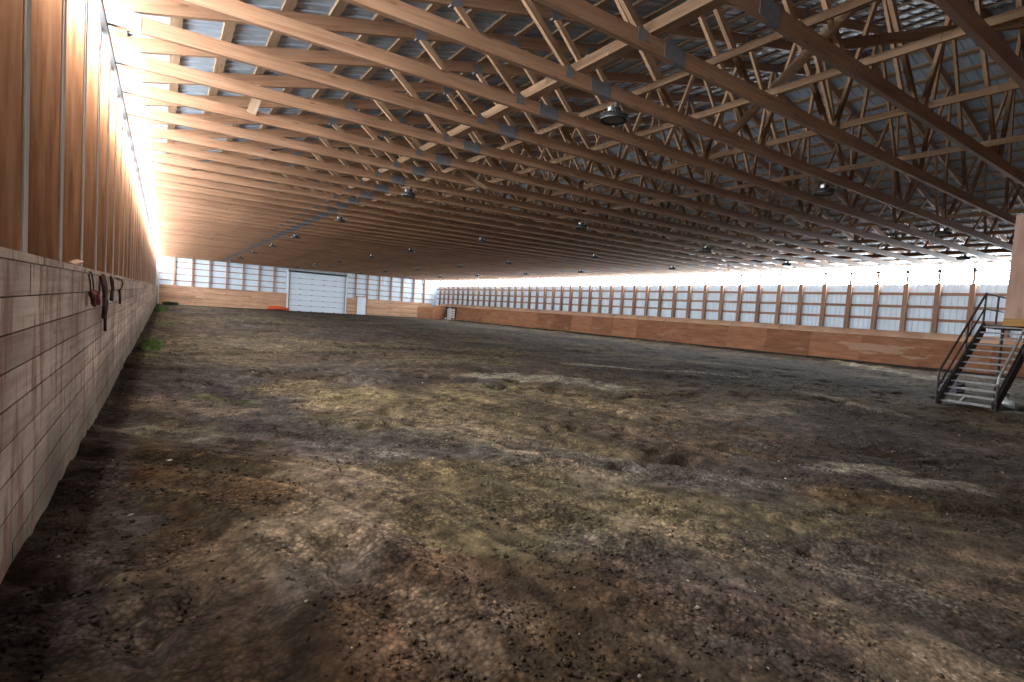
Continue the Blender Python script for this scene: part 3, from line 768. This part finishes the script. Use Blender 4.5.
# ------------------------------------------------------------------ tack hanging on the plank wall
def curve(pts, n=24):
    P = [np.array(p, float) for p in pts]; out = []
    P = [P[0]]+P+[P[-1]]
    for i in range(1, len(P)-2):
        for t in np.linspace(0, 1, max(3, n//(len(P)-3)), endpoint=False):
            a, b, c, d = P[i-1], P[i], P[i+1], P[i+2]
            out.append(.5*((2*b)+(-a+c)*t+(2*a-5*b+4*c-d)*t*t+(-a+3*b-3*c+d)*t**3))
    out.append(P[-2]); return out
xw = -.508
t = empty('halter', (xw, 5.5, ZO+.06))
mb = MB(); mb.tube(curve([(0, -.06, .0), (.01, -.05, -.06), (.01, .02, -.14), (.01, .16, -.17), (.01, .20, -.10), (.01, .05, .0), (0, -.02, .02)], 40), .006, 8); mb.build('strap_loop', M['leather'], t)
mb = MB(); mb.tube(curve([(.02, .05, -.15), (.03, .10, -.19), (.035, .12, -.22), (.03, .12, -.25)], 20), .034, 10); mb.build('pouch', M['red'], t)
mb = MB(); mb.tube(curve([(.02, -.02, -.14), (.03, -.06, -.17), (.03, -.02, -.22), (.03, .06, -.25)], 20), .018, 10); mb.build('nose_band', M['rope'], t)
tag(t, 'dark halter with a red padded pouch, nearest of the tack on the plank wall', 'halter')
t = empty('lead_rope', (xw, 6.55, ZO+.06))
mb = MB()
for k in range(4): mb.tube(curve([(.0, -.06+.03*k, .0), (.02, -.10+.05*k, -.10), (.025, -.03+.03*k, -.20), (.02, .03+.03*k, -.09), (0, .0+.02*k, .02)], 30), .016, 8)
mb.build('coil', M['rope'], t)
mb = MB(); mb.tube(curve([(.02, 0, -.19), (.03, -.10, -.25), (.03, -.12, -.34), (.02, -.03, -.40)], 24), .018, 8); mb.tube(curve([(.02, .03, -.18), (.03, .16, -.26), (.02, .17, -.40), (.02, .2, -.55)], 24), .014, 8); mb.build('tail', M['leather'], t)
tag(t, 'thick maroon lead rope coiled on the plank wall with a long dark tail', 'rope')
t = empty('leather_strap', (xw, 7.6, ZO+.06))
mb = MB(); mb.tube(curve([(0, -.12, .02), (.01, -.06, -.08), (.01, .12, -.16), (.01, .26, -.16), (.01, .12, -.04), (0, -.05, .02)], 36), .010, 8); mb.build('loop', M['leather'], t)
mb = MB(); mb.tube(curve([(.01, .1, -.15), (.015, -.04, -.20), (.015, -.10, -.25)], 14), .020, 8); mb.build('snap', M['dark'], t)
tag(t, 'thin dark leather strap looped on the plank wall behind the lead rope', 'strap')
t = empty('bridle', (xw, 8.9, ZO+.06))
mb = MB(); mb.tube(curve([(0, -.45, .01), (.01, .2, .0), (.01, .55, -.05), (.01, .25, -.13), (.01, -.1, -.15)], 30), .011, 8); mb.build('brow_band', M['leather'], t)
mb = MB(); mb.tube(curve([(.01, -.05, -.14), (.01, .05, -.22), (.01, .12, -.33)], 16), .014, 8); mb.build('rein', M['leather'], t)
tag(t, 'dark bridle hooked over the plank wall, farthest of the tack hung there', 'bridle')
mb = MB(); mb.beam((-.57, 5.02, ZO+.118), (-.545, 5.26, ZO+.15), .045, .022, (.3, 0, 1))
tag(mb.build('wood_offcut', M['offcut']), 'small wedge of offcut wood lying on the plank wall ledge', 'offcut')

# tarp and weeds at the far end
crumple('tarp', (10.0, 61.0, ground(10, 61)-.02), .5, M['tarp'], 'red orange tarp heaped on the dirt beside the large white door', 'tarp', 9, (2.2, .7, .55))
def tufts(name, cx, cy, rx, ry, n, h, mat, lab, cat):
    mb = MB()
    for i in range(n):
        a = random.random()*2*PI; r = math.sqrt(random.random()); x = cx+rx*r*math.cos(a); y = cy+ry*r*math.sin(a)
        hh = h*random.uniform(.4, 1); b = random.random()*2*PI; lx, ly = math.cos(b)*hh*.5, math.sin(b)*hh*.5; w = .012+hh*.06
        px, py = -math.sin(b)*w, math.cos(b)*w; z = ground(x, y)-.01
        mb.poly([(x-px, y-py, z), (x+px, y+py, z), (x+px*.6+lx*.5, y+py*.6+ly*.5, z+hh*.7), (x+lx, y+ly, z+hh), (x-px*.6+lx*.5, y-py*.6+ly*.5, z+hh*.7)])
    return tag(mb.build(name, mat), lab, cat, kind='stuff')
tufts('weeds', .55, 57.5, .6, 1.2, 420, .34, M['weeddark'], 'dark weeds growing in the far corner below the white pipe', 'weeds')
tufts('grass', -.1, 44.0, .35, 7.0, 900, .16, M['weed'], 'bright green grass along the far foot of the plank wall', 'grass')
tufts('grass', -.2, 15.0, .22, 1.6, 420, .07, M['weed'], 'small green grass patch at the foot of the plank wall', 'grass')

# ------------------------------------------------------------------ the dirt floor
def vnoise(x, y, seed):
    rs = np.random.default_rng(seed); T = rs.random((256, 256))
    xi = np.floor(x).astype(int); yi = np.floor(y).astype(int); fx_ = x-xi; fy_ = y-yi
    fx_ = fx_*fx_*(3-2*fx_); fy_ = fy_*fy_*(3-2*fy_)
    a = T[xi % 256, yi % 256]; b = T[(xi+1) % 256, yi % 256]; c = T[xi % 256, (yi+1) % 256]; d = T[(xi+1) % 256, (yi+1) % 256]
    return (a*(1-fx_)+b*fx_)*(1-fy_)+(c*(1-fx_)+d*fx_)*fy_
def fbm(x, y, seed, octv=4, gain=.5):
    s = 0; a = 1; t = 0
    for k in range(octv):
        s = s+a*vnoise(x*2**k+17*k, y*2**k+31*k, seed+k); t += a; a *= gain
    return s/t
def graded(a, b, fine, grow, dense):
    v = [a]; d = fine
    while v[-1] < b:
        if v[-1] > dense: d = min(d*grow, .6)
        v.append(v[-1]+d)
    v[-1] = b; return np.array(v)
gx = graded(-.62, 29.1, .026, 1.012, 5.0); gy = graded(YB, YF+.1, .03, 1.0, 1.0)
gy = np.concatenate([np.arange(YB, 1.2, .12), graded(1.2, YF+.1, .026, 1.011, 7.5)])
X, Y = np.meshgrid(gx, gy, indexing='ij')
Zg = ZO-1.3-.0055*np.maximum(Y, 0)
big = (fbm(X*.35+5, Y*.35, 11, 3)-.5)*.16
# tracks left by a drag: long shallow ridges sweeping around the arena
wx = X+2.2*(fbm(X*.15, Y*.15, 3, 2)-.5)*4; wy = Y+2.2*(fbm(X*.15+9, Y*.15+4, 5, 2)-.5)*4
rad = np.sqrt(((wx-13)/1.0)**2+((wy-26)/1.9)**2)
ridge = (fbm(rad*2.2, np.arctan2(wy-26, wx-13)*2.0, 21, 3)-.5)*.12+(fbm(rad*6, np.arctan2(wy-26, wx-13)*5.0, 25, 3)-.5)*.05
mid = (fbm(X*2.2, Y*2.2, 31, 4)-.5)*.045
fine = (fbm(X*11, Y*11, 41, 3, .6)-.5)*.034*(.35+3*np.clip(fbm(X*.9+3, Y*.9, 45, 2)-.42, 0, .3))
clod = np.maximum(fbm(X*9, Y*9, 51, 2)-.60, 0)*.09*np.clip(fbm(X*.8, Y*.8, 55, 2)-.4, 0, .25)*4
bank = .06*np.exp(-np.maximum(28.4-X, 0)/1.2)+.03*np.exp(-(X+.55)/.25)
edge = np.clip((YF-.4-Y)/1.2, 0, 1)*np.clip((X+.7)/.25, .3, 1)
pit = -np.maximum(fbm(X*3.3+7, Y*3.3, 151, 2)-.60, 0)*.45*np.clip(fbm(X*.5, Y*.5, 157, 2)-.38, 0, .2)*5
H = (big+ridge+mid+fine+clod+pit)*edge
Z = Zg+H*.85+bank-.01
me = bpy.data.meshes.new('floor'); nx, ny = X.shape
co = np.stack([X, Y, Z], -1).reshape(-1, 3).astype(np.float32)
idx = np.arange(nx*ny).reshape(nx, ny)
fc = np.stack([idx[:-1, :-1], idx[1:, :-1], idx[1:, 1:], idx[:-1, 1:]], -1).reshape(-1, 4)
me.vertices.add(len(co)); me.vertices.foreach_set('co', co.ravel())
me.loops.add(fc.size); me.loops.foreach_set('vertex_index', fc.ravel().astype(np.int32))
me.polygons.add(len(fc)); me.polygons.foreach_set('loop_start', (np.arange(len(fc))*4).astype(np.int32)); me.polygons.foreach_set('loop_total', np.full(len(fc), 4, np.int32))
me.polygons.foreach_set('use_smooth', np.ones(len(fc), dtype=bool))
me.update(); me.validate()
# kinds of soil lying on the floor: dark damp footing, tan sand, grey dust, rusty bark, olive manure, pale dry dust, moss
SOIL = dict(tan=(.250, .182, .122), pink=(.215, .150, .108), grey=(.100, .085, .077), plum=(.062, .049, .046), umber=(.052, .030, .013), rust=(.100, .046, .022), olive=(.155, .118, .062), dark=(.034, .023, .015), pale=(.36, .315, .24), moss=(.11, .13, .028))
n1 = fbm(X*.5, Y*.5, 61, 4)[..., None]; n2 = fbm(wx*1.2, wy*.45, 71, 4)[..., None]; n3 = fbm(X*3.0, Y*3.0, 81, 4)[..., None]
C = np.array((.092, .064, .044))*np.ones(X.shape+(3,))
def mixc(C, col, w): return C*(1-w)+np.array(col)*w
sst = lambda a, b, v: np.clip((v-a)/(b-a), 0, 1)**2*(3-2*np.clip((v-a)/(b-a), 0, 1))
C = mixc(C, SOIL['dark'], sst(.5, .7, n1)*.6)
C = mixc(C, SOIL['grey'], sst(.52, .66, n2)*.5)
C = mixc(C, SOIL['olive'], sst(.5, .68, fbm(X*.33+40, Y*.33+7, 91, 4)[..., None])*.55)
jx = (fbm(X*1.1, Y*1.1, 101, 4)-.5); jy = (fbm(X*1.1+50, Y*1.1+50, 103, 4)-.5)
for typ, w, s, pts in STROKES:
    best = np.full(X.shape, 1e9)
    sc_ = w*1.3
    for (x0, y0), (x1, y1) in zip(pts[:-1], pts[1:]):
        dx, dy = x1-x0, y1-y0; L2 = dx*dx+dy*dy+1e-9
        t_ = np.clip(((X+jx*sc_-x0)*dx+(Y+jy*sc_-y0)*dy)/L2, 0, 1)
        best = np.minimum(best, np.hypot(X+jx*sc_-x0-t_*dx, Y+jy*sc_-y0-t_*dy))
    wgt = s*(1-sst(.55, 1.1, best/(w*.75)))[..., None]*(.45+1.1*np.clip(n3-.22, 0, .5))
    C = mixc(C, SOIL[typ], np.clip(wgt, 0, 1))
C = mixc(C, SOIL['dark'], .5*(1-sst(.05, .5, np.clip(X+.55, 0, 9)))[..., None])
C = C*np.array((.74, .735, .715)); n4 = fbm(X*8, Y*8, 131, 3, .6)[..., None]; ang = np.arctan2(wy-26, wx-13); stk = fbm(rad*4.5, ang*5.0, 171, 4, .6)[..., None]; stf = fbm(rad*11, ang*8.0, 181, 3, .6)[..., None]
C = C*np.clip(.35+1.3*stk, .55, 1.5)*np.clip(.6+.8*stf, .7, 1.3)
C = C*(.55+.9*n3)*np.clip(.45+1.1*n4, .5, 1.5)
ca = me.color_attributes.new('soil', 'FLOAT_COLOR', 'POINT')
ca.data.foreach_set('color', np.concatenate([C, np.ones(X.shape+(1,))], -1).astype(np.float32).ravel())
m, nt, b = new_mat('arena_footing'); L = nt.links.new
at = N(nt, 'ShaderNodeAttribute', attribute_name='soil'); tc = N(nt, 'ShaderNodeTexCoord')
na = N(nt, 'ShaderNodeTexNoise'); setin(na, Scale=9.0, Detail=4.0, Roughness=.62); L(tc.outputs['Object'], na.inputs['Vector'])
c = mul(nt, at.outputs['Color'], ramp(nt, na.outputs[0], [(.32, (.5, .48, .46)), (.5, (.95, .95, .95)), (.68, (1.6, 1.58, 1.54))]))
vo = N(nt, 'ShaderNodeTexVoronoi'); setin(vo, Scale=42.0, Randomness=1.0); L(tc.outputs['Object'], vo.inputs['Vector'])
nb = N(nt, 'ShaderNodeTexNoise'); setin(nb, Scale=1.6, Detail=4.0); L(tc.outputs['Object'], nb.inputs['Vector'])
grit = ramp(nt, nb.outputs[0], [(.40, (.25, .25, .25)), (.58, (1, 1, 1))])
sv = N(nt, 'ShaderNodeSeparateColor'); L(vo.outputs['Color'], sv.inputs[0])
c = mul(nt, c, ramp(nt, sv.outputs[0], [(0, (.62, .61, .60)), (.5, (.95, .95, .95)), (1, (1.6, 1.56, 1.5))]), grit)
c = mul(nt, c, ramp(nt, vo.outputs['Distance'], [(.25, (1.1, 1.1, 1.1)), (.7, (.5, .48, .46))]), grit)
L(c, b.inputs['Base Color']); b.inputs['Roughness'].default_value = .95; b.inputs['Specular IOR Level'].default_value = .12
bp = N(nt, 'ShaderNodeBump'); setin(bp, Strength=.5, Distance=.018); L(vo.outputs['Distance'], bp.inputs['Height']); bp.invert = True; L(bp.outputs[0], b.inputs['Normal'])
me.materials.append(m)
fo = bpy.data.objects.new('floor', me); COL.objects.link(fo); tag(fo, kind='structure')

# loose clods and bark lumps over the footing
bx_, by_ = gx, gy
def zat(px, py):
    i = np.clip(np.searchsorted(gx, px)-1, 0, nx-2); j = np.clip(np.searchsorted(gy, py)-1, 0, ny-2)
    return Z[i, j], C[i, j]
rs = np.random.default_rng(77)
t_ = (1+5**.5)/2
ico = np.array([(-1, t_, 0), (1, t_, 0), (-1, -t_, 0), (1, -t_, 0), (0, -1, t_), (0, 1, t_), (0, -1, -t_), (0, 1, -t_), (t_, 0, -1), (t_, 0, 1), (-t_, 0, -1), (-t_, 0, 1)])/1.902
icf = np.array([(0, 11, 5), (0, 5, 1), (0, 1, 7), (0, 7, 10), (0, 10, 11), (1, 5, 9), (5, 11, 4), (11, 10, 2), (10, 7, 6), (7, 1, 8), (3, 9, 4), (3, 4, 2), (3, 2, 6), (3, 6, 8), (3, 8, 9), (4, 9, 5), (2, 4, 11), (6, 2, 10), (8, 6, 7), (9, 8, 1)])
NC = 42000
r_ = 1.6+15*rs.random(NC)**1.5; a_ = rs.uniform(-.25, 1.62, NC)
px = r_*np.sin(a_); py = r_*np.cos(a_)
ok = (px > -.45) & (px < 28) & (py > -1) & (fbm(px*.7, py*.7, 163, 3) > rs.uniform(.34, .60, NC)) & ~((px > 13.2) & (py < 5.6)) & ~((np.abs(px+.2) < .3) & (np.abs(py-15) < 2))
px, py = px[ok], py[ok]; n_ = len(px)
sz = .003+.010*rs.random(n_)**4+.00045*np.hypot(px, py)
pz, pc = zat(px, py)
P = ico[None]*(1+.6*(rs.random((n_, 12, 1))-.5)*2)
P = P*sz[:, None, None]*np.stack([rs.uniform(.7, 1.4, n_), rs.uniform(.7, 1.4, n_), rs.uniform(.5, .9, n_)], -1)[:, None, :]
P = P+np.stack([px, py, pz+sz*.15], -1)[:, None, :]
Fc = (icf[None]+(np.arange(n_)*12)[:, None, None]).reshape(-1, 3)
mc = bpy.data.meshes.new('dirt_clods'); mc.vertices.add(n_*12); mc.vertices.foreach_set('co', P.reshape(-1, 3).astype(np.float32).ravel())
mc.loops.add(Fc.size); mc.loops.foreach_set('vertex_index', Fc.ravel().astype(np.int32)); mc.polygons.add(len(Fc))
mc.polygons.foreach_set('loop_start', (np.arange(len(Fc))*3).astype(np.int32)); mc.polygons.foreach_set('loop_total', np.full(len(Fc), 3, np.int32))
mc.update(); mc.validate()
cc = pc*rs.uniform(.5, 1.6, (n_, 1)); pale = rs.random(n_) > .990; cc[pale] = (.34, .29, .22)
ca2 = mc.color_attributes.new('soil', 'FLOAT_COLOR', 'POINT')
ca2.data.foreach_set('color', np.repeat(np.concatenate([cc, np.ones((n_, 1))], -1)[:, None], 12, 1).astype(np.float32).ravel())
mc.materials.append(m)
tag(bpy.data.objects.new('dirt_clods', mc), 'loose clods and crumbs of dirt scattered over the arena floor', 'dirt', kind='stuff')
COL.objects.link(bpy.data.objects['dirt_clods'])

# ------------------------------------------------------------------ sky outside, camera, exposure
w = bpy.data.worlds.new('World'); sc.world = w; w.use_nodes = True
w.node_tree.nodes['Background'].inputs[0].default_value = (.75, .85, 1, 1); w.node_tree.nodes['Background'].inputs[1].default_value = 1.0
cam = bpy.data.cameras.new('Camera'); co_ = bpy.data.objects.new('Camera', cam); COL.objects.link(co_); sc.camera = co_
cam.sensor_fit = 'HORIZONTAL'; cam.sensor_width = 36; cam.lens = 524.07/1024*36; cam.clip_start = .05; cam.clip_end = 300
from mathutils import Matrix, Vector
yaw, pitch, roll = .5893, -.0571, .0691
f = Vector((math.sin(yaw)*math.cos(pitch), math.cos(yaw)*math.cos(pitch), math.sin(pitch)))
r0 = Vector((math.cos(yaw), -math.sin(yaw), 0)); u0 = r0.cross(f)
r = r0*math.cos(roll)+u0*math.sin(roll); u = -r0*math.sin(roll)+u0*math.cos(roll)
mw = Matrix((r, u, -f)).transposed().to_4x4(); mw.translation = Vector((0, 0, ZO)); co_.matrix_world = mw
sc.view_settings.view_transform = 'Standard'; sc.view_settings.look = 'None'; sc.view_settings.gamma = 1; sc.view_settings.exposure = EXPOSURE
sc.view_settings.use_curve_mapping = False
sc.cycles.max_bounces = 8; sc.cycles.diffuse_bounces = DB; sc.cycles.use_denoising = True; sc.cycles.denoising_prefilter = 'NONE'; sc.cycles.sample_clamp_indirect = 8
